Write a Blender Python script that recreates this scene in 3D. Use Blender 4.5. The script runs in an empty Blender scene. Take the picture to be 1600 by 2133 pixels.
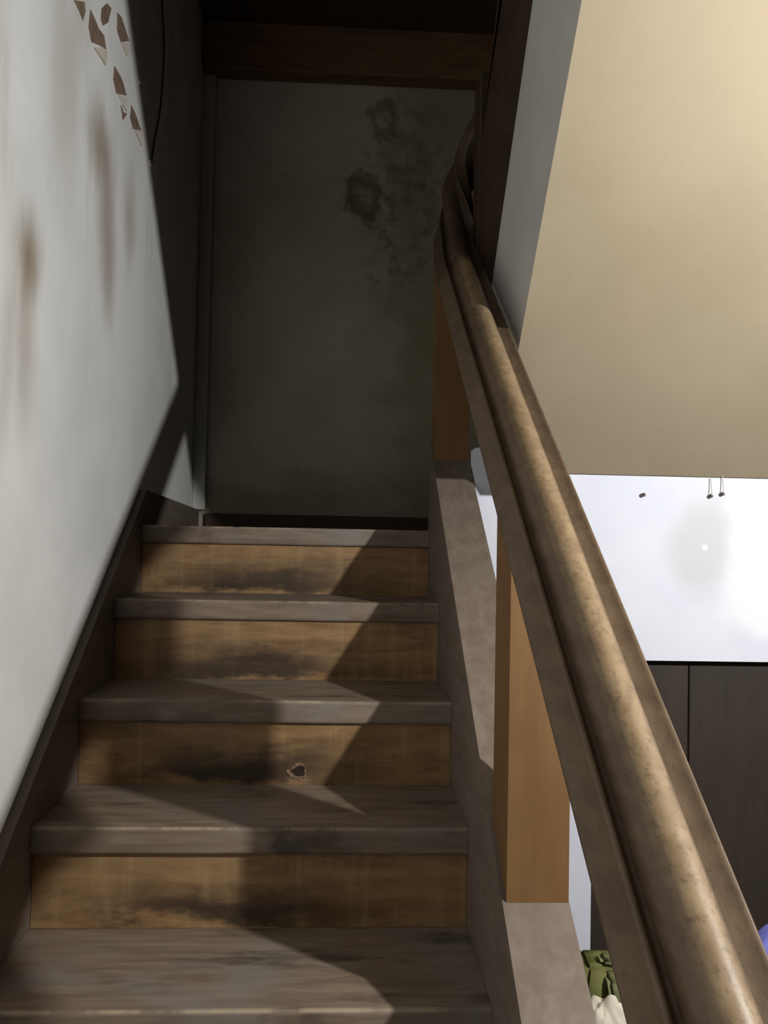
import bpy, bmesh, math, random
from mathutils import Vector, Matrix, noise
C = bpy.context.scene.collection
random.seed(4)
ZO = 2.25                      # eye level above the lower floor; heights below are given relative to the eye
def P(x, d, h): return Vector((x, d, h + ZO))

# ------------------------------------------------------------------ camera
cam_data = bpy.data.cameras.new('camera')
cam = bpy.data.objects.new('camera', cam_data); C.objects.link(cam)
cam_data.sensor_fit = 'VERTICAL'; cam_data.sensor_height = 36
cam_data.lens = 1788.2 / 2133 * 36
cam_data.clip_start = 0.02
Rv = Vector((0.99854396, -0.05032907, 0.01941496))
Uv = Vector((-0.02108377, -0.03284187, 0.99923815))
Fv = Vector((0.0496531, 0.99819256, 0.03385518))
m = Matrix((Rv, Uv, -Fv)).transposed().to_4x4()
m.translation = P(0, 0, 0)
cam.matrix_world = m
bpy.context.scene.camera = cam

# ------------------------------------------------------------------ light, world, exposure
W = bpy.data.worlds.new('world'); bpy.context.scene.world = W; W.use_nodes = True
W.node_tree.nodes['Background'].inputs[0].default_value = (0.5, 0.52, 0.55, 1)
W.node_tree.nodes['Background'].inputs[1].default_value = 0.0
ld = bpy.data.lights.new('room_bulb', 'POINT'); ld.energy = 124; ld.color = (1.0, 0.985, 0.96); ld.shadow_soft_size = 0.025
lo = bpy.data.objects.new('room_bulb', ld); C.objects.link(lo); lo.location = P(1.18, 0.42, 0.45)
vs = bpy.context.scene.view_settings
vs.view_transform = 'Standard'; vs.look = 'None'; vs.gamma = 1; vs.use_curve_mapping = False
vs.exposure = 0.0

# ------------------------------------------------------------------ helpers
def link(name, bm, mat, parent=None, loc=(0, 0, 0), smooth=False):
    bmesh.ops.recalc_face_normals(bm, faces=bm.faces[:])
    loc = Vector(loc)
    if loc.length: bmesh.ops.translate(bm, verts=bm.verts[:], vec=-loc)
    me = bpy.data.meshes.new(name); bm.to_mesh(me); bm.free()
    for p in me.polygons: p.use_smooth = smooth
    me.materials.append(mat)
    o = bpy.data.objects.new(name, me); C.objects.link(o)
    if parent:
        o.parent = parent; o.location = loc - parent_world(parent)
    else: o.location = loc
    return o
def parent_world(o):
    v = Vector(o.location)
    while o.parent: o = o.parent; v = v + Vector(o.location)
    return v
def empty(name, loc):
    o = bpy.data.objects.new(name, None); C.objects.link(o); o.location = loc; o.empty_display_size = .1
    return o
def tag(o, label=None, cat=None, group=None, kind=None):
    if label: o['label'] = label
    if cat: o['category'] = cat
    if group: o['group'] = group
    if kind: o['kind'] = kind
    return o
def box(bm, a, b, bev=0, seg=2):
    """axis box between corner points a, b"""
    g = bmesh.ops.create_cube(bm, size=1)
    a, b = Vector(a), Vector(b); c = (a + b) / 2; s = b - a
    for v in g['verts']: v.co = Vector((c[i] + v.co[i] * s[i] for i in range(3)))
    if bev:
        es = list({e for v in g['verts'] for e in v.link_edges})
        bmesh.ops.bevel(bm, geom=es, offset=bev, segments=seg, affect='EDGES', profile=.5)
def prism_x(bm, pts, x0, x1):
    """polygon of (d,h) extruded along X"""
    A = [bm.verts.new(P(x0, d, h)) for d, h in pts]; B = [bm.verts.new(P(x1, d, h)) for d, h in pts]
    bm.faces.new(A); bm.faces.new(B[::-1]); n = len(pts)
    for i in range(n): bm.faces.new((A[i], B[i], B[(i + 1) % n], A[(i + 1) % n]))
def bevel_all(bm, off, seg=2):
    bmesh.ops.bevel(bm, geom=[e for e in bm.edges if len(e.link_faces) == 2 and e.calc_face_angle(0) > .5], offset=off, segments=seg, affect='EDGES')
def tube(bm, pts, r, n=8):
    rings = []
    for i, p in enumerate(pts):
        t = (pts[min(i + 1, len(pts) - 1)] - pts[max(i - 1, 0)]).normalized()
        s = t.cross(Vector((0.3, .9, .2))).normalized(); u = s.cross(t)
        rings.append([bm.verts.new(p + (s * math.cos(2 * math.pi * k / n) + u * math.sin(2 * math.pi * k / n)) * r) for k in range(n)])
    for a, b in zip(rings, rings[1:]):
        for k in range(n): bm.faces.new((a[k], a[(k + 1) % n], b[(k + 1) % n], b[k]))
    bm.faces.new(rings[0]); bm.faces.new(rings[-1][::-1])

# ------------------------------------------------------------------ materials
class N:
    """small node-graph helper"""
    def __init__(s, name, rough=.8, spec=.3):
        s.m = bpy.data.materials.new(name); s.m.use_nodes = True; s.t = s.m.node_tree
        s.b = s.t.nodes['Principled BSDF']; s.b.inputs['Roughness'].default_value = rough
        s.b.inputs['Specular IOR Level'].default_value = spec
        s.tc = s.t.nodes.new('ShaderNodeTexCoord'); s.obj = s.tc.outputs['Object']
        oi = s.t.nodes.new('ShaderNodeObjectInfo'); sc = s.t.nodes.new('ShaderNodeVectorMath'); sc.operation = 'MULTIPLY_ADD'
        s.t.links.new(oi.outputs['Location'], sc.inputs[0]); sc.inputs[1].default_value = (3.7, 5.3, 4.1); s.t.links.new(s.obj, sc.inputs[2])
        s.objr = sc.outputs[0]
    def set(s, sock, v):
        if hasattr(v, 'is_output'): s.t.links.new(v, sock)
        else: sock.default_value = v
    def noise(s, scale, detail=4, rough=.55, stretch=(1, 1, 1), off=(0, 0, 0), dist=0):
        mp = s.t.nodes.new('ShaderNodeMapping'); s.t.links.new(s.objr, mp.inputs[0])
        mp.inputs['Scale'].default_value = stretch; mp.inputs['Location'].default_value = off
        n = s.t.nodes.new('ShaderNodeTexNoise'); s.t.links.new(mp.outputs[0], n.inputs[0])
        n.inputs['Scale'].default_value = scale; n.inputs['Detail'].default_value = detail; n.inputs['Roughness'].default_value = rough
        n.inputs['Distortion'].default_value = dist
        return n.outputs['Fac']
    def ramp(s, f, a, b, v0=0., v1=1.):
        r = s.t.nodes.new('ShaderNodeMapRange'); r.interpolation_type = 'SMOOTHSTEP'; s.set(r.inputs[0], f)
        r.inputs[1].default_value = a; r.inputs[2].default_value = b; r.inputs[3].default_value = v0; r.inputs[4].default_value = v1
        return r.outputs[0]
    def math(s, op, a, b=0.):
        r = s.t.nodes.new('ShaderNodeMath'); r.operation = op; s.set(r.inputs[0], a); s.set(r.inputs[1], b); return r.outputs[0]
    def mix(s, f, a, b):
        r = s.t.nodes.new('ShaderNodeMix'); r.data_type = 'RGBA'; s.set(r.inputs[0], f)
        for k, v in ((6, a), (7, b)): s.set(r.inputs[k], v if hasattr(v, 'is_output') else (*v, 1))
        return r.outputs[2]
    def xyz(s):
        r = s.t.nodes.new('ShaderNodeSeparateXYZ'); s.t.links.new(s.obj, r.inputs[0]); return r.outputs
    def spot(s, c, rad, edge=.6, warp=None, w=.35):
        """soft elliptical blotch around point c (object space); rad per axis, huge = ignored"""
        mp = s.t.nodes.new('ShaderNodeVectorMath'); mp.operation = 'SUBTRACT'; s.t.links.new(s.obj, mp.inputs[0]); mp.inputs[1].default_value = c
        dv = s.t.nodes.new('ShaderNodeVectorMath'); dv.operation = 'DIVIDE'; s.t.links.new(mp.outputs[0], dv.inputs[0]); dv.inputs[1].default_value = rad
        ln = s.t.nodes.new('ShaderNodeVectorMath'); ln.operation = 'LENGTH'; s.t.links.new(dv.outputs[0], ln.inputs[0])
        f = ln.outputs['Value']
        if warp is not None: f = s.math('ADD', f, s.math('MULTIPLY', s.math('SUBTRACT', warp, .5), w * 2))
        return s.ramp(f, 1 - edge, 1.0, 1, 0)
    def bump(s, f, strength=.2, dist=.01):
        b = s.t.nodes.new('ShaderNodeBump'); b.inputs['Strength'].default_value = strength; b.inputs['Distance'].default_value = dist
        s.set(b.inputs['Height'], f); s.t.links.new(b.outputs[0], s.b.inputs['Normal'])
    def out(s, col):
        s.set(s.b.inputs['Base Color'], col if hasattr(col, 'is_output') else (*col, 1)); return s.m
BIG = 1e3

def mat_wood(name, ca, cb, grain=(1, 1, 14), scale=9, rough=.55, spots=.0, spotcol=(.05, .035, .02), bump=.15, spec=.3):
    n = N(name, rough, spec)
    g = n.noise(scale, 6, .6, grain, dist=.4)
    f = n.ramp(g, .3, .7)
    col = n.mix(f, ca, cb)
    big = n.noise(3.2, 3, .5, off=(3, 1, 2))
    col = n.mix(n.math('MULTIPLY', n.ramp(big, .4, .75), .45), col, tuple(c * .62 for c in ca))
    if spots:
        sp = n.noise(95, 4, .65, off=(5, 2, 7))
        col = n.mix(n.math('MULTIPLY', n.ramp(sp, .52, .72), spots), col, spotcol)
    n.bump(g, bump, .004)
    return n.out(col)

def mat_left_wall():
    n = N('grey white plaster', .85, .2)
    w = n.noise(7, 5, .6, (1, 1, .35))
    base = n.mix(n.ramp(n.noise(3.0, 4, .55), .35, .7), (.70, .705, .69), (.62, .625, .605))
    st = n.ramp(n.noise(7, 4, .6, (1, 1, .16), off=(1, 4, 2)), .5, .78)
    x = n.xyz()
    up = n.ramp(x[2], ZO + .1, ZO + .65)
    base = n.mix(n.math('MULTIPLY', n.math('MULTIPLY', st, up), .55), base, (.40, .36, .28))
    bro = (.20, .135, .07)
    for c, r, k in [((0, 1.455, .47), (BIG, .10, .13), .8), ((0, 1.455, .33), (BIG, .09, .26), .45), ((0, 1.38, .30), (BIG, .06, .30), .3),
                    ((0, 1.85, .84), (BIG, .16, .15), .7), ((0, 1.91, .72), (BIG, .11, .24), .55), ((0, 1.955, .60), (BIG, .08, .20), .45),
                    ((0, 2.12, .78), (BIG, .10, .18), .45), ((0, 1.62, .85), (BIG, .14, .40), .25), ((0, 1.70, 1.15), (BIG, .12, .35), .18)]:
        s = n.spot((0, c[1], c[2] + ZO), r, .95, w, .5)
        base = n.mix(n.math('MULTIPLY', s, k), base, bro)
    # grimy peeling zone high up beside the wire
    s = n.spot((0, 2.28, ZO + 1.5), (BIG, .22, .5), .5, n.noise(16, 4), .4)
    base = n.mix(n.math('MULTIPLY', s, .35), base, (.33, .25, .18))
    n.bump(n.noise(30, 5, .6), .12, .006)
    return n.out(base)

def mat_back_wall():
    n = N('damp olive grey plaster', .9, .1)
    w = n.noise(9, 6, .65)
    base = n.mix(n.ramp(n.noise(2.2, 4, .6), .35, .7), (.56, .53, .44), (.45, .42, .335))
    base = n.mix(n.math('MULTIPLY', n.ramp(n.noise(26, 5, .7), .5, .75), .35), base, (.32, .29, .20))
    w2 = n.noise(13, 6, .7, off=(4, 4, 4))
    x = n.xyz()
    # damp creeping in from the right edge; darker along the foot
    rt = n.ramp(n.math('ADD', x[0], n.math('MULTIPLY', n.math('SUBTRACT', w, .5), .5)), .05, .30)
    base = n.mix(n.math('MULTIPLY', rt, .6), base, (.25, .21, .105))
    ft = n.ramp(n.math('ADD', x[2], n.math('MULTIPLY', n.math('SUBTRACT', w, .5), .35)), ZO + .14, ZO + .34, 1, 0)
    base = n.mix(n.math('MULTIPLY', ft, .5), base, (.17, .15, .09))
    # mottled mould field round the stains
    zone = n.spot((.20, 0, ZO + 1.25), (.26, BIG, .55), .7, w, .6)
    mot = n.ramp(n.noise(17, 6, .72, off=(7, 2, 3)), .47, .62)
    base = n.mix(n.math('MULTIPLY', n.math('MULTIPLY', zone, mot), .6), base, (.16, .135, .06))
    for c, r, k in [((.062, 1.273), (.075, .10), .7), ((.13, 1.57), (.065, .08), .5), ((.215, 1.41), (.10, .12), .25), ((.27, 1.22), (.07, .10), .25)]:
        cc = (c[0], 0, c[1] + ZO)
        outer = n.spot(cc, (r[0] * 1.15, BIG, r[1] * 1.1), .35, w2, 1.1)
        inner = n.spot(cc, (r[0] * .62, BIG, r[1] * .62), .6, w2, 1.2)
        ring = n.math('MULTIPLY', outer, n.math('SUBTRACT', 1.0, n.math('MULTIPLY', inner, .65)))
        base = n.mix(n.math('MULTIPLY', ring, k), base, (.11, .095, .035))
    n.bump(w, .25, .01)
    return n.out(base)

def mat_soffit():
    n = N('cream plaster', .85, .2)
    c = n.mix(n.ramp(n.noise(2.6, 4, .55), .35, .7), (.335, .28, .195), (.305, .25, .168))
    c = n.mix(n.math('MULTIPLY', n.ramp(n.noise(4.5, 3, .5, off=(2, 3, 1)), .56, .72), .22), c, (.42, .30, .22))
    c = n.mix(n.math('MULTIPLY', n.ramp(n.noise(60, 3, .5), .58, .8), .12), c, (.25, .19, .12))
    n.bump(n.noise(14, 5, .6), .10, .01)
    return n.out(c)

def mat_white_wall():
    n = N('white distempered wall', .8, .2)
    w = n.noise(5, 5, .6)
    c = n.mix(n.ramp(w, .35, .65), (.70, .72, .80), (.655, .68, .77))
    s = n.spot((.812, 0, ZO - .005), (.10, BIG, .14), .6, w, .7)
    c = n.mix(n.math('MULTIPLY', s, .8), c, (.58, .58, .59))
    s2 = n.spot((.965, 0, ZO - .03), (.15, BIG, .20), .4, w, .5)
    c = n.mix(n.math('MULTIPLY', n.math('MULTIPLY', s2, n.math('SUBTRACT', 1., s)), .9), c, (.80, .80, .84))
    s3 = n.spot((.817, 0, ZO + .0), (.010, BIG, .010), .7)
    c = n.mix(s3, c, (.78,.78,.8))
    n.bump(n.noise(20, 5), .1, .006)
    return n.out(c)

def mat_plain(name, a, b, scale=8, rough=.8, spec=.2, bump=.1, stretch=(1, 1, 1)):
    n = N(name, rough, spec); f = n.noise(scale, 5, .6, stretch)
    n.bump(f, bump, .005)
    return n.out(n.mix(n.ramp(f, .35, .7), a, b))

def mat_tread():
    n = N('worn stair tread wood', .5, .35)
    g = n.noise(7, 6, .62, (1, 7, 7), dist=.5)
    c = n.mix(n.ramp(g, .3, .7), (.235, .178, .132), (.15, .11, .078))
    d = n.noise(5, 4, .6, (1, 1.6, 1), off=(4, 2, 1))
    c = n.mix(n.math('MULTIPLY', n.ramp(d, .45, .7), .7), c, (.20, .185, .165))       # dust
    d2 = n.noise(8, 4, .6, (.7, 2, 1), off=(1, 7, 3))
    c = n.mix(n.math('MULTIPLY', n.ramp(d2, .52, .72), .75), c, (.045, .034, .025))      # ground-in dirt
    x = n.xyz()
    # bare wood where feet have rubbed the nosing edge
    edge = n.math('MULTIPLY', n.ramp(x[1], .009, .003), n.ramp(x[2], -.006, -.002))
    br = n.ramp(n.noise(9, 5, .7, (1, .2, .2), off=(2, 2, 2)), .42, .58)
    c = n.mix(n.math('MULTIPLY', n.math('MULTIPLY', edge, br), .6), c, (.42, .34, .23))
    n.bump(g, .25, .004)
    return n.out(c)

def mat_riser():
    n = N('scuffed orange stained riser wood', .5, .35)
    g = n.noise(6, 6, .62, (1, 1, 6), dist=.6)
    c = n.mix(n.ramp(g, .3, .7), (.32, .195, .09), (.185, .105, .046))
    v = n.noise(30, 4, .6, (1, 1, .08), off=(3, 3, 3))
    c = n.mix(n.math('MULTIPLY', n.ramp(v, .48, .7), .45), c, (.40, .27, .14))
    c = n.mix(n.math('MULTIPLY', n.ramp(n.noise(4, 3, off=(9, 1, 1)), .5, .7), .5), c, (.26, .17, .09))
    x = n.xyz()
    # boot scuffs: dark smears along the lower half, ragged outline, fading at the ends of the step
    w = n.noise(6, 5, .65, (1, 1, 2.2), off=(1, 2, 5))
    z = n.math('ADD', x[2], n.math('MULTIPLY', n.math('SUBTRACT', w, .5), .16))
    band = n.math('MULTIPLY', n.ramp(z, .105, .03), n.ramp(z, -.012, .022))
    mid = n.math('MULTIPLY', n.ramp(n.math('ADD', x[0], n.math('MULTIPLY', n.math('SUBTRACT', w, .5), .5)), -.36, -.12), n.ramp(x[0], .30, .0))
    c = n.mix(n.math('MULTIPLY', n.math('MULTIPLY', band, mid), .9), c, (.026, .018, .013))
    n.bump(g, .2, .004)
    return n.out(c)

def mat_rail():
    n = N('old varnished handrail wood, rubbed pale on the crown', .48, .35)
    g = n.noise(9, 6, .6, (5, .8, 5), dist=.4)
    dark = n.mix(n.ramp(g, .3, .7), (.135, .092, .056), (.09, .06, .036))
    pale = n.mix(n.ramp(g, .3, .7), (.255, .182, .105), (.18, .122, .068))
    at = n.t.nodes.new('ShaderNodeAttribute'); at.attribute_name = 'crown_light'  # pale crown and darker sides paint the rail's light and shade into the colour
    w = n.math('ADD', at.outputs['Fac'], n.math('MULTIPLY', n.math('SUBTRACT', n.noise(28, 5, .65), .5), .9))
    c = n.mix(n.ramp(w, .1, .8), dark, pale)
    sp = n.noise(150, 5, .7, (1, .6, 1), off=(5, 2, 7))
    c = n.mix(n.math('MULTIPLY', n.ramp(sp, .5, .68), .55), c, (.075, .05, .028))
    n.bump(n.noise(120, 4, .6), .15, .002)
    return n.out(c)
M = dict(
    left=mat_left_wall(), back=mat_back_wall(), soffit=mat_soffit(), white=mat_white_wall(), tread=mat_tread(), riser=mat_riser(),
    side=mat_plain('grey distempered plaster', (.50, .49, .45), (.44, .43, .40), 4),
    rail=mat_rail(),
    post=mat_wood('honey brown post wood', (.20, .108, .042), (.165, .085, .032), (3, 3, .5), 8, .55, .3, (.16, .08, .03)),
    string=mat_wood('dusty brown string wood', (.185, .15, .12), (.14, .105, .08), (5, .8, 5), 8, .6, .25, (.1, .07, .05)),
    rail2=mat_wood('handrail wood darkened for shade', (.085, .055, .034), (.06, .038, .023), (6, .7, 6), 9, .45, .4, (.05, .03, .02), .12, .4),  # same wood as the handrail, its shade painted in as a darker colour
    dark=mat_wood('dark stained joinery wood', (.060, .034, .020), (.040, .023, .014), (4, .8, 4), 8, .5),
    skirt=mat_wood('brown painted skirting', (.145, .115, .092), (.10, .077, .06), (3, .8, 3), 7, .6, .2),
    beam=mat_wood('brown beam wood', (.22, .125, .06), (.15, .08, .04), (.6, 4, 4), 7, .6),
    boards=mat_wood('dark ceiling boards', (.09, .05, .03), (.06, .035, .02), (6, .6, 3), 7, .7),
    door=mat_wood('dark brown door boards', (.040, .030, .022), (.030, .022, .016), (5, 2, .6), 7, .6),
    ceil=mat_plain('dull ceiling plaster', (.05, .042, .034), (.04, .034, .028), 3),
    floor=mat_plain('dark floor screed', (.06, .05, .04), (.045, .037, .03), 5),
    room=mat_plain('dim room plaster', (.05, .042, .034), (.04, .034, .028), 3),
    pit=mat_plain('exposed brown render', (.215, .15, .11), (.15, .10, .075), 40),
    flake=mat_plain('loose plaster flake', (.62, .58, .51), (.52, .48, .42), 30),
    black=mat_plain('black cable sheath', (.012, .011, .010), (.02, .018, .016), 20, .5),
    iron=mat_plain('rusty nail iron', (.07, .05, .04), (.04, .03, .03), 60, .6),
    knot=mat_plain('dark knot hole', (.035, .022, .014), (.02, .014, .01), 60),
    knotring=mat_plain('splintered wood around knot', (.30, .19, .13), (.08, .05, .03), 160),
    green=mat_plain('olive green canvas', (.175, .18, .065), (.14, .15, .05), 45, .9, .1, .3),
    green2=mat_plain('pale green canvas', (.24, .26, .13), (.19, .21, .10), 45, .9, .1, .3),
    cloth=mat_plain('off white cotton', (.62, .58, .48), (.54, .50, .41), 20, .9, .1, .2),
)
def mat_dots():
    n = N('periwinkle cloth with navy dots', .8, .2)
    v = n.t.nodes.new('ShaderNodeTexVoronoi'); n.t.links.new(n.obj, v.inputs[0]); v.inputs['Scale'].default_value = 42
    f = n.ramp(v.outputs['Distance'], .22, .32, 1, 0)
    x = n.xyz(); f = n.math('MULTIPLY', f, n.ramp(n.math('ADD', x[2], n.math('MULTIPLY', x[0], -.3)), .065, .055))
    return n.out(n.mix(f, (.24, .25, .78), (.02, .02, .13)))
M['dots'] = mat_dots()

# ------------------------------------------------------------------ stair constants (eye-relative)
G, RISE, Z0, H0 = .25, .17533, 2.251, .0295
S = RISE / G
NH = [0.030, -0.143, -0.326, -0.497, -0.671] + [H0 - n * RISE for n in range(5, 13)]
XL, XW, XR, XS = -.5146, -.5353, .232, .3255
def pitch(d): return H0 + (d - Z0) * S           # nosing line
WD = 1.89                                        # depth of the white wall under the upper flight
def soff(d): return 2.0515 - 1.0016 * d
XU, XE = .342, 2.0
XN, DN = .445, 1.845

# ------------------------------------------------------------------ the shell
def struct(name, bm, mat, **k): return tag(link(name, bm, mat, **k), kind='structure')
bm = bmesh.new(); box(bm, P(XW - .12, -2.2, -2.25), P(XW, 3.26, 2.65)); wall_left = struct('wall_left', bm, M['left'])
bm = bmesh.new(); box(bm, P(XW, 3.14, -2.25), P(XE, 3.26, 2.65)); struct('wall_back', bm, M['back'])
bm = bmesh.new(); box(bm, P(XE, -2.2, -2.25), P(XE + .12, 3.26, 2.65)); struct('wall_right', bm, M['room'])
bm = bmesh.new(); box(bm, P(XW - .12, -2.32, -2.25), P(XE + .12, -2.2, 2.65)); struct('wall_rear', bm, M['room'])
bm = bmesh.new(); box(bm, P(XW - .12, -2.32, -2.37), P(XE + .12, 3.26, -2.25)); struct('floor', bm, M['floor'])
bm = bmesh.new(); box(bm, P(XW - .12, -2.32, 2.65), P(XE + .12, 3.26, 2.77)); struct('ceiling', bm, M['ceil'])
# white wall closing the space under the upper flight, with a doorway
DJ, DR, DT = .566, 1.31, -.2545
bm = bmesh.new()
box(bm, P(XS + .003, 2.10, -2.25), P(XN - .001, 2.18, .235)); box(bm, P(XN - .001, 2.10, -2.25), P(.49, 2.18, .157))
box(bm, P(.49, WD, -2.25), P(DJ, 2.18, .157)); box(bm, P(DJ, WD, DT), P(DR, WD + .08, .157)); box(bm, P(DR, WD, -2.25), P(XE, WD + .08, .157))
struct('wall_front', bm, M['white'])
# landing slab and its floor boards
bm = bmesh.new(); box(bm, P(XW, 2.287, -.17), P(XE, 3.14, H0)); struct('floor_landing', bm, M['dark'])
# low board ceiling over the landing with its beam
bm = bmesh.new(); box(bm, P(XW, 2.32, 1.865), P(XE, 3.14, 1.93)); struct('ceiling_landing', bm, M['boards'])
bm = bmesh.new()
box(bm, P(XW, 3.06, 1.69), P(XE, 3.139, 1.865), .006)
struct('trim_1', bm, M['beam'])
# narrow corner strip between left wall and back wall
bm = bmesh.new(); box(bm, P(XW, 3.105, .10), P(-.490, 3.139, 1.69), .004); struct('trim_2', bm, M['side'])
# skirtings
bm = bmesh.new(); box(bm, P(-.4895, 3.118, H0), P(XE, 3.1395, .088), .003); struct('baseboard_back', bm, M['dark'])
# left skirting: level along the landing, raked down the stairs
bm = bmesh.new()
top = lambda d: .123 + (d - 2.298) * .69
prism_x(bm, [(3.139, .100), (2.298, .123), (-.75, top(-.75)), (-.75, top(-.75) - .30), (2.25, top(2.25) - .30), (2.298, H0 + .001), (3.139, H0 + .001)], XW, XL - .001)
bevel_all(bm, .003)
struct('baseboard_left', bm, M['skirt'])

# door of dark boards standing in the doorway
door = tag(empty('door_1', P(DJ, WD + .035, -2.25)), kind='structure')
x = DJ + .003
for w in (.227, .256, .256):
    b = bmesh.new(); box(b, P(x, WD + .03, -2.245), P(x + w - .002, WD + .06, DT - .004), .003)
    link('door_board', b, M['door'], door, loc=P(x, WD + .035, -2.25)); x += w
b = bmesh.new()
for h in (-.62, -1.85): box(b, P(DJ + .01, WD + .06, h - .05), P(DR - .02, WD + .078, h + .05), .003)
link('door_ledge', b, M['door'], door, loc=P(DJ, WD + .07, -1.2))

# peeled plaster patches and loose flakes on the left wall (marks of the wall itself)
def wallpoly(name, pts, mat, th=.002):
    bm = bmesh.new()
    A = [bm.verts.new(Vector((XW + th, d, h + ZO))) for d, h in pts]; B = [bm.verts.new(Vector((XW - .001, d, h + ZO))) for d, h in pts]
    bm.faces.new(A); bm.faces.new(B[::-1]); n = len(pts)
    for i in range(n): bm.faces.new((A[i], B[i], B[(i + 1) % n], A[(i + 1) % n]))
    d = sum(p[0] for p in pts) / n; h = sum(p[1] for p in pts) / n
    return link(name, bm, mat, wall_left, loc=Vector((XW, d, h + ZO)))
for pts in [[(1.75, 1.075), (1.78, 1.076), (1.811, 1.073), (1.851, 1.081), (1.87, 1.062), (1.83, 1.046), (1.764, 1.016), (1.743, 1.034)], [(1.951, 1.195), (1.988, 1.205), (2.023, 1.199), (2.059, 1.192), (1.985, 1.146), (1.951, 1.156)], [(1.939, 1.064), (1.994, 1.069), (2.019, 1.065), (2.05, 1.054), (1.963, 1.013), (1.934, 1.029)], [(2.096, 1.055), (2.139, 1.055), (2.203, 1.043), (2.123, 1.008), (2.09, 1.02)], [(1.647, 1.029), (1.711, 1.066), (1.718, 1.051), (1.705, 1.024), (1.684, 1.028)], [(2.001, 1.006), (2.031, 1.003), (2.059, 1.015), (2.024, 0.98)], [(1.829, 1.128), (1.867, 1.163), (1.9, 1.172), (1.879, 1.128), (1.841, 1.097), (1.824, 1.101)]]:
    wallpoly('peeled_patch', pts, M['pit'], .0012)
for pts in [[(2.279, 1.4), (2.34, 1.435), (2.338, 1.399)], [(2.294, 1.283), (2.349, 1.314), (2.34, 1.28)], [(2.283, 1.125), (2.356, 1.162), (2.354, 1.126), (2.315, 1.121)], [(2.128, 1.008), (2.208, 1.045), (2.235, 1.02), (2.202, 1.002)], [(1.976, 1.018), (2.046, 1.046), (2.049, 1.015), (2.01, 1.011)], [(1.985, 1.145), (2.059, 1.188), (2.061, 1.173), (2.034, 1.142)], [(1.779, 1.013), (1.83, 1.043), (1.87, 1.059), (1.865, 1.024)], [(2.14, 1.139), (2.221, 1.181), (2.221, 1.175), (2.151, 1.137)], [(2.274, 0.996), (2.346, 1.034), (2.356, 1.012), (2.3, 0.991)]]:
    wallpoly('plaster_flake', pts, M['flake'], .004)


# ------------------------------------------------------------------ lower staircase
st = empty('staircase', P(-.14, 1.2, -2.25))
tag(st, 'worn brown wooden staircase climbing between the left wall and the handrail', 'staircase')
for n in range(0, 13):
    d = Z0 - n * G; h = NH[n]
    b = bmesh.new(); back = d + (.036 if n == 0 else G + .012)
    box(b, P(XL, d, h - .046), P(XR, back, h))
    es = [e for e in b.edges if all(abs(v.co.y - d) < 1e-6 for v in e.verts) and abs(e.verts[0].co.z - e.verts[1].co.z) < 1e-6]
    bmesh.ops.bevel(b, geom=es, offset=.006, segments=3, affect='EDGES', profile=.5)
    link('tread', b, M['tread'], st, loc=P(-.14, d, h), smooth=False)
    hb = NH[n + 1] if n < 12 else -2.25
    b = bmesh.new(); box(b, P(XL, d + .013, hb - (.0 if n < 12 else 0)), P(XR, d + .034, h - .0465))
    r = link('riser', b, M['riser'], st, loc=P(-.14, d + .013, hb))
    if n == 3 - 1:
        kb = bmesh.new()
        ring = bmesh.ops.create_circle(kb, cap_ends=True, radius=.014, segments=28)
        for v in ring['verts']:
            q = 1 + .55 * noise.noise(v.co * 110); v.co = Vector((-.075 + v.co.x * 1.5 * q, d + .0125, hb + .026 + ZO + v.co.y * q))
        ext = bmesh.ops.extrude_face_region(kb, geom=kb.faces[:]); bmesh.ops.translate(kb, verts=[g for g in ext['geom'] if isinstance(g, bmesh.types.BMVert)], vec=(0, .003, 0))
        link('knot', kb, M['knotring'], r, loc=P(-.075, d + .0125, hb + .026))
        kb = bmesh.new()
        ring = bmesh.ops.create_circle(kb, cap_ends=True, radius=.009, segments=24)
        for v in ring['verts']:
            q = 1 + .6 * noise.noise(v.co * 150); v.co = Vector((-.073 + v.co.x * 1.6 * q, d + .0115, hb + .027 + ZO + v.co.y * q))
        ext = bmesh.ops.extrude_face_region(kb, geom=kb.faces[:]); bmesh.ops.translate(kb, verts=[g for g in ext['geom'] if isinstance(g, bmesh.types.BMVert)], vec=(0, .003, 0))
        link('knot_hole', kb, M['knot'], r, loc=P(-.073, d + .0115, hb + .027))
# outer string board
b = bmesh.new()
e0, e1 = -.75, 2.285
prism_x(b, [(e0, pitch(e0) + .223), (e1, pitch(e1) + .223), (e1, pitch(e1) - .22), (e0, -2.25 + .001)], XR + .0005, XS)
bevel_all(b, .004)
link('outer_string', b, M['string'], st, loc=P(.28, 1.2, -.5))

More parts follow.
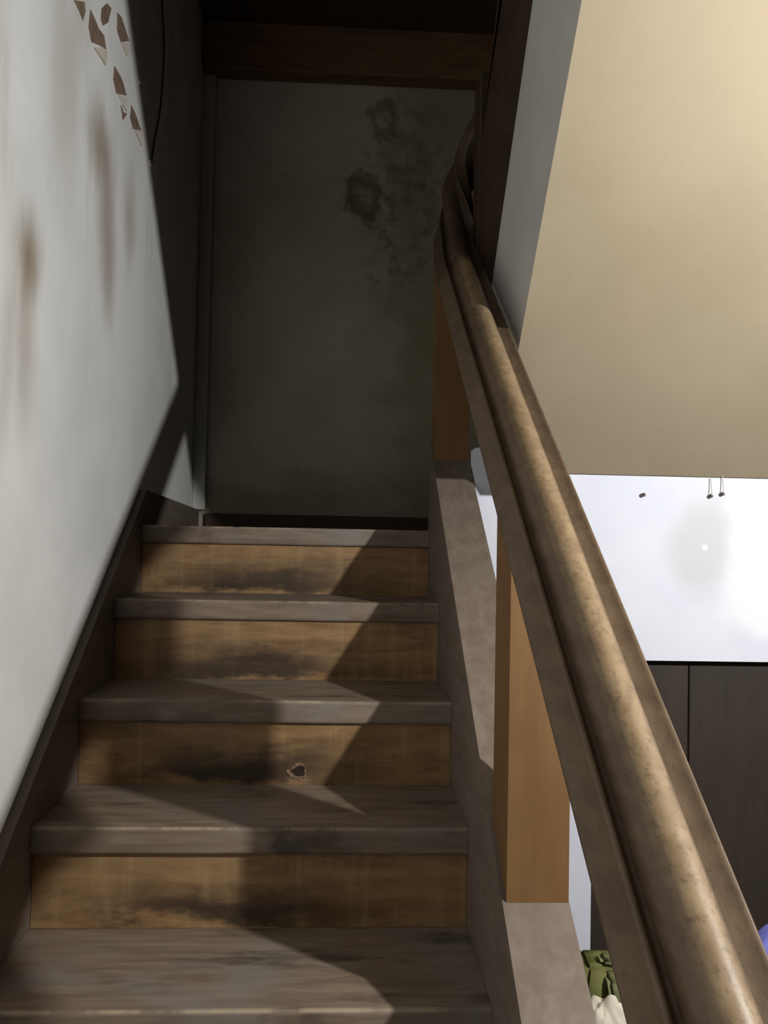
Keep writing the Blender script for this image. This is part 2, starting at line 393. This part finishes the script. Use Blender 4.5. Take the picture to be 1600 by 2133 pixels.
# ------------------------------------------------------------------ banister: posts, handrail with wreath
ban = empty('banister', P(.28, 1.2, pitch(1.2) + .223))
tag(ban, 'brown moulded wooden handrail on square posts along the right of the lower stairs', 'banister')
RB = .764
def post(d0, d1, parent, x0=XR + .006, x1=XS - .001):
    b = bmesh.new()
    prism_x(b, [(d0, pitch(d0) + .2235), (d1, pitch(d1) + .2235), (d1, pitch(d1) + RB + .012), (d0, pitch(d0) + RB + .012)], x0, x1)
    bevel_all(b, .004)
    return link('post', b, M['post'], parent, loc=P((x0 + x1) / 2, d0, pitch(d0) + .223))
post(1.187, 1.300, ban); post(2.190, 2.284, ban); post(.19, .30, ban)
def prof():
    """rail section: (side, up) with flat moulded body and domed top"""
    p = [(-.050, 0), (-.054, .002), (-.0535, .006), (-.0375, .029), (-.0385, .0325), (-.0365, .0365), (-.0335, .0365), (-.0310, .032), (-.0285, .0285), (-.0255, .0275)]
    for k in range(0, 19):
        a = math.pi - math.pi * k / 18
        p.append((.0255 * math.cos(a) + .0025, .030 + .036 * math.sin(a)))
    p += [(.030, .030), (.040, .0325), (.0485, .0345), (.0515, .0365), (.0535, .0355), (.0535, .031), (.050, .022), (.051, .004), (.048, 0)]
    return p
PR = prof()
CROWN_LIGHT = [min(1, max(0, (v - .053) / .012)) for a, v in PR]      # light on the dome's crown, shade on its flanks, put into the colour
def sweep(bm, path):
    """path: list of (point, side vector, tangent)"""
    lay = bm.verts.layers.float.new('crown_light')
    rings = []
    for p, s, t in path:
        u = s.cross(t).normalized()
        rings.append([bm.verts.new(p + s * a + u * v) for a, v in PR])
    n = len(PR)
    for A, B in zip(rings, rings[1:]):
        for k in range(n): bm.faces.new((A[k], A[(k + 1) % n], B[(k + 1) % n], B[k]))
    bm.faces.new(rings[0]); bm.faces.new(rings[-1][::-1])
    for A in rings:
        for k in range(n): A[k][lay] = CROWN_LIGHT[k]
def bez(pts, n):
    """Catmull-Rom through pts"""
    out = []; q = [pts[0] * 2 - pts[1]] + pts + [pts[-1] * 2 - pts[-2]]
    for i in range(1, len(q) - 2):
        for k in range(n):
            t = k / n; a, b_, c, d = q[i - 1], q[i], q[i + 1], q[i + 2]
            out.append(.5 * (2 * b_ + (c - a) * t + (2 * a - 5 * b_ + 4 * c - d) * t * t + (3 * b_ - a - 3 * c + d) * t ** 3))
    out.append(pts[-1]); return out
XC = .268
low = [(d, pitch(d) + RB) for d in [-.75 + i * .06 for i in range(int((2.06 + .75) / .06) + 1)]]
T0 = Vector((0, 1, S)).normalized()
path = [(P(XC, d, h), Vector((1, 0, 0)), T0) for d, h in low]
b = bmesh.new(); sweep(b, path)
link('handrail', b, M['rail'], ban, loc=P(XC, 1.2, pitch(1.2) + RB), smooth=True)
dl, hl = low[-1]
ctl = [P(XC, dl, hl), P(XC + .002, dl + .09, hl + .070), P(.283, 2.215, .80), P(.315, 2.245, .93), P(.352, 2.225, 1.035), P(.395, 2.13, 1.13), P(.405, 2.00, 1.26)]
cs = bez(ctl, 8)
path = []
for i, p in enumerate(cs):
    t = (cs[min(i + 1, len(cs) - 1)] - cs[max(i - 1, 0)]).normalized()
    if i == 0: t = T0
    f = min(1, max(0, (p.z - (hl + .10 + ZO)) / .42)); f = f * f * (3 - 2 * f); a = math.pi * f
    s = Vector((math.cos(a), -math.sin(a), 0)); s = (s - t * s.dot(t)).normalized()
    path.append((p, s, t))
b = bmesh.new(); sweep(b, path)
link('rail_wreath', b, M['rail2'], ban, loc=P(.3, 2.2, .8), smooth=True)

# ------------------------------------------------------------------ upper flight: plastered body, wooden string, rail and newel
up = empty('staircase', P(1.0, 1.4, .18))
tag(up, 'upper flight of stairs seen from below, cream plastered underside and dark wooden edge', 'staircase')
ds = [-.55 + .05 * i for i in range(43)] + [1.60 + .0145 * i for i in range(1, 21)]
b = bmesh.new()
lowp = [(d, soff(d)) for d in ds]
lowp[-1] = (WD, .1585)
saw = [(2.283, .1585), (2.283, .44)]
dd, hh = 2.26, .44
while dd > -.30:
    saw.append((dd, hh)); hh += .245; saw.append((dd, hh)); dd -= .245
saw = [q for q in saw if q[1] < 2.60]
saw += [(-.55, 2.64)]
# notch added at the foot of the underside so light reaches the lower string
prism_x(b, lowp + saw, XN, XE - .001)
prism_x(b, [q for q in lowp if q[0] < DN] + [(DN, soff(DN)), (DN, .40), (2.283, .40)] + saw[1:], XU, XN)
body = link('plastered_flight', b, M['soffit'], up, loc=P(1.0, 1.4, .65))
body.data.materials.append(M['side'])
for f in body.data.polygons:
    if f.normal.x < -.9 and f.center.x + 1.0 < XN - .02: f.material_index = 1
b = bmesh.new()
sb = lambda d: 1.03 - (d - 1.578) * 1.04
prism_x(b, [(2.06, sb(2.06)), (-.10, sb(-.10)), (-.10, min(sb(-.10) + .44, 2.63) - .2), (.05, 2.63), (.43, sb(.43) + .40), (2.06, sb(2.06) + .44)], XU - .022, XU - .001)
bevel_all(b, .003)
link('side_string', b, M['dark'], up, loc=P(XU, 1.4, 1.2))
b = bmesh.new(); box(b, P(XU - .024, 2.06, .36), P(XU + .06, 2.145, 1.16), .005)
link('newel_post', b, M['dark'], ban, loc=P(XU + .02, 2.1, .36))
b = bmesh.new(); tt = Vector((0, -1, 1.04)).normalized()
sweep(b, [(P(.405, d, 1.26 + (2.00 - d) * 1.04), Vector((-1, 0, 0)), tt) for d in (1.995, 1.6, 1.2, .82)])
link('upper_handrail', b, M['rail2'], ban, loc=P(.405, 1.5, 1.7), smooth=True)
for d in (1.45, .95):
    b = bmesh.new(); box(b, P(.37, d, sb(d) + .1), P(.44, d + .08, 1.26 + (2.0 - d) * 1.04 - .07), .004)
    link('baluster', b, M['dark'], ban, loc=P(.4, d, sb(d) + .2))

# ------------------------------------------------------------------ cable on the left wall
CAB = [(2.385, 1.500), (2.42, 1.42), (2.425, 1.33), (2.40, 1.20), (2.345, 1.09), (2.310, 1.005)]
CAB = [(d, h) for d, h in CAB]
bm = bmesh.new(); pts = bez([Vector((XW + .004, d, h + ZO)) for d, h in [(2.36, 1.75)] + CAB], 6); tube(bm, pts, .0022)
tag(link('cable', bm, M['black'], loc=pts[-1], smooth=True), 'thin black cable drooping down the left wall at the shadow edge', 'cable')

# ------------------------------------------------------------------ nails in the white wall
def nail(x, h, label, string=0):
    r = empty('nail', P(x, WD, h)); tag(r, label, 'nail', 'nails in the white wall')
    bm = bmesh.new(); tube(bm, [P(x, WD + .001, h), P(x, WD - .007, h)], .0022)
    link('shank', bm, M['iron'], r, loc=P(x, WD - .01, h))
    bm = bmesh.new(); tube(bm, [P(x, WD - .006, h), P(x, WD - .009, h)], .0045, 10)
    link('nail_head', bm, M['iron'], r, loc=P(x, WD - .015, h))
    if string:
        bm = bmesh.new(); tube(bm, [P(x, WD - .012, h), P(x + .001, WD - .008, h + string * .5), P(x, WD - .005, h + string)], .0011, 6)
        link('thread', bm, M['flake'], r, loc=P(x, WD - .01, h))
nail(0.6727, 0.1144, 'small dark nail alone, leftmost on the white wall', 0)
nail(0.8267, 0.1153, 'left nail of the close pair near the top of the white wall', 0.04)
nail(0.8534, 0.1205, 'right nail of the close pair near the top of the white wall', 0.04)

# ------------------------------------------------------------------ things below the stairs, glimpsed past the handrail
TOP = -.99
cb = empty('cupboard', P(.83, 1.53, -2.25))
tag(cb, 'dark wooden cupboard standing before the dark boarded door, carrying the green bag', 'cupboard')
b = bmesh.new(); box(b, P(.44, 1.37, -2.17), P(1.25, 1.71, TOP - .025), .004); link('body', b, M['dark'], cb, loc=P(.83, 1.53, -2.2))
b = bmesh.new(); box(b, P(.42, 1.35, TOP - .025), P(1.27, 1.72, TOP), .006); link('top', b, M['dark'], cb, loc=P(.83, 1.53, TOP))
for x in (.445, .85):
    b = bmesh.new(); box(b, P(x + .004, 1.352, -2.15), P(x + .392, 1.37, TOP - .04), .004); dr = link('door', b, M['dark'], cb, loc=P(x + .2, 1.36, -2.1))
    b = bmesh.new(); bmesh.ops.create_uvsphere(b, u_segments=12, v_segments=8, radius=.014); bmesh.ops.translate(b, verts=b.verts[:], vec=P(.825 if x < .6 else .875, 1.341, -1.5))
    link('knob', b, M['iron'], dr, loc=P(.85, 1.341, -1.5), smooth=True)
for x in (.45, 1.19):
    for d in (1.38, 1.65):
        b = bmesh.new(); box(b, P(x, d, -2.25), P(x + .05, d + .05, -2.169), .003); link('foot', b, M['dark'], cb, loc=P(x, d, -2.25))

def lump(c, r, seg=28, amp=.05, freq=9, flat=None, power=2.):
    bm = bmesh.new(); bmesh.ops.create_uvsphere(bm, u_segments=seg * 2, v_segments=seg, radius=1)
    for v in bm.verts:
        k = (abs(v.co.x) ** power + abs(v.co.y) ** power + abs(v.co.z) ** power) ** (-1 / power)
        q = v.co * k; w = 1 + amp * (noise.noise(v.co * freq * .2 + Vector(c)) + .5 * noise.noise(v.co * freq * .5))
        q = Vector((q.x * r[0], q.y * r[1], q.z * r[2])) * w + P(*c)
        if flat is not None: q.z = max(q.z, flat + ZO)
        v.co = q
    return bm
bag = empty('bag', P(.55, 1.62, TOP)); tag(bag, 'olive green canvas bag partly hidden behind the handrail, at the foot of the white wall', 'bag')
def sheet_box(pts_bottom, pts_top, sub=4, amp=.006, seed=0):
    """soft-sided box between two four-point outlines, subdivided and crumpled"""
    bm = bmesh.new(); A = [bm.verts.new(P(*q)) for q in pts_bottom]; B = [bm.verts.new(P(*q)) for q in pts_top]
    bm.faces.new(A[::-1]); bm.faces.new(B)
    for i in range(4): bm.faces.new((A[i], A[(i + 1) % 4], B[(i + 1) % 4], B[i]))
    bmesh.ops.bevel(bm, geom=bm.edges[:], offset=.008, segments=2, affect='EDGES')
    bmesh.ops.subdivide_edges(bm, edges=bm.edges[:], cuts=sub, use_grid_fill=True)
    for v in bm.verts:
        q = v.co * 22 + Vector((seed, 0, 0)); v.co += Vector((noise.noise(q), noise.noise(q + Vector((9, 3, 1))), .6 * noise.noise(q + Vector((2, 7, 5))))) * amp
        v.co.z = max(v.co.z, TOP + ZO + .0005)
    return bm
link('body', sheet_box([(.44, 1.56, TOP), (.66, 1.56, TOP), (.66, 1.70, TOP), (.44, 1.70, TOP)], [(.475, 1.60, -.785), (.64, 1.60, -.79), (.64, 1.67, -.785), (.475, 1.67, -.78)]), M['green'], bag, loc=P(.555, 1.61, TOP), smooth=True)
link('flap', sheet_box([(.515, 1.545, -.865), (.63, 1.545, -.855), (.63, 1.60, -.86), (.515, 1.60, -.87)], [(.505, 1.580, -.795), (.625, 1.580, -.80), (.625, 1.61, -.795), (.505, 1.61, -.79)], 3, .005, 4), M['green2'], bag, loc=P(.6, 1.57, TOP + .1), smooth=True)
link('top_roll', sheet_box([(.50, 1.60, -.787), (.63, 1.60, -.797), (.63, 1.64, -.797), (.50, 1.64, -.787)], [(.50, 1.605, -.768), (.62, 1.605, -.782), (.62, 1.635, -.782), (.50, 1.635, -.768)], 2, .003, 7), M['green2'], bag, loc=P(.57, 1.59, TOP + .2), smooth=True)
link('pocket', sheet_box([(.47, 1.530, -.985), (.65, 1.530, -.985), (.65, 1.57, -.985), (.47, 1.57, -.985)], [(.48, 1.548, -.885), (.645, 1.548, -.872), (.645, 1.59, -.872), (.48, 1.59, -.885)], 3, .005, 2), M['green'], bag, loc=P(.57, 1.54, TOP), smooth=True)
tag(link('cloth', lump((.462, 1.46, TOP + .105), (.050, .04, .112), 26, .22, 10, TOP + .0005, 2.2), M['cloth'], loc=P(.455, 1.43, TOP), smooth=True),
    'crumpled off-white cloth in front of the green bag at the bottom edge', 'cloth')
tag(link('cloth_bundle', lump((.90, 1.62, TOP + .14), (.125, .09, .140), 30, .06, 9, TOP + .0005, 2.1), M['dots'], loc=P(.90, 1.62, TOP + .14), smooth=True),
    'periwinkle blue cloth bundle with navy dots, right of the handrail', 'cloth bundle')
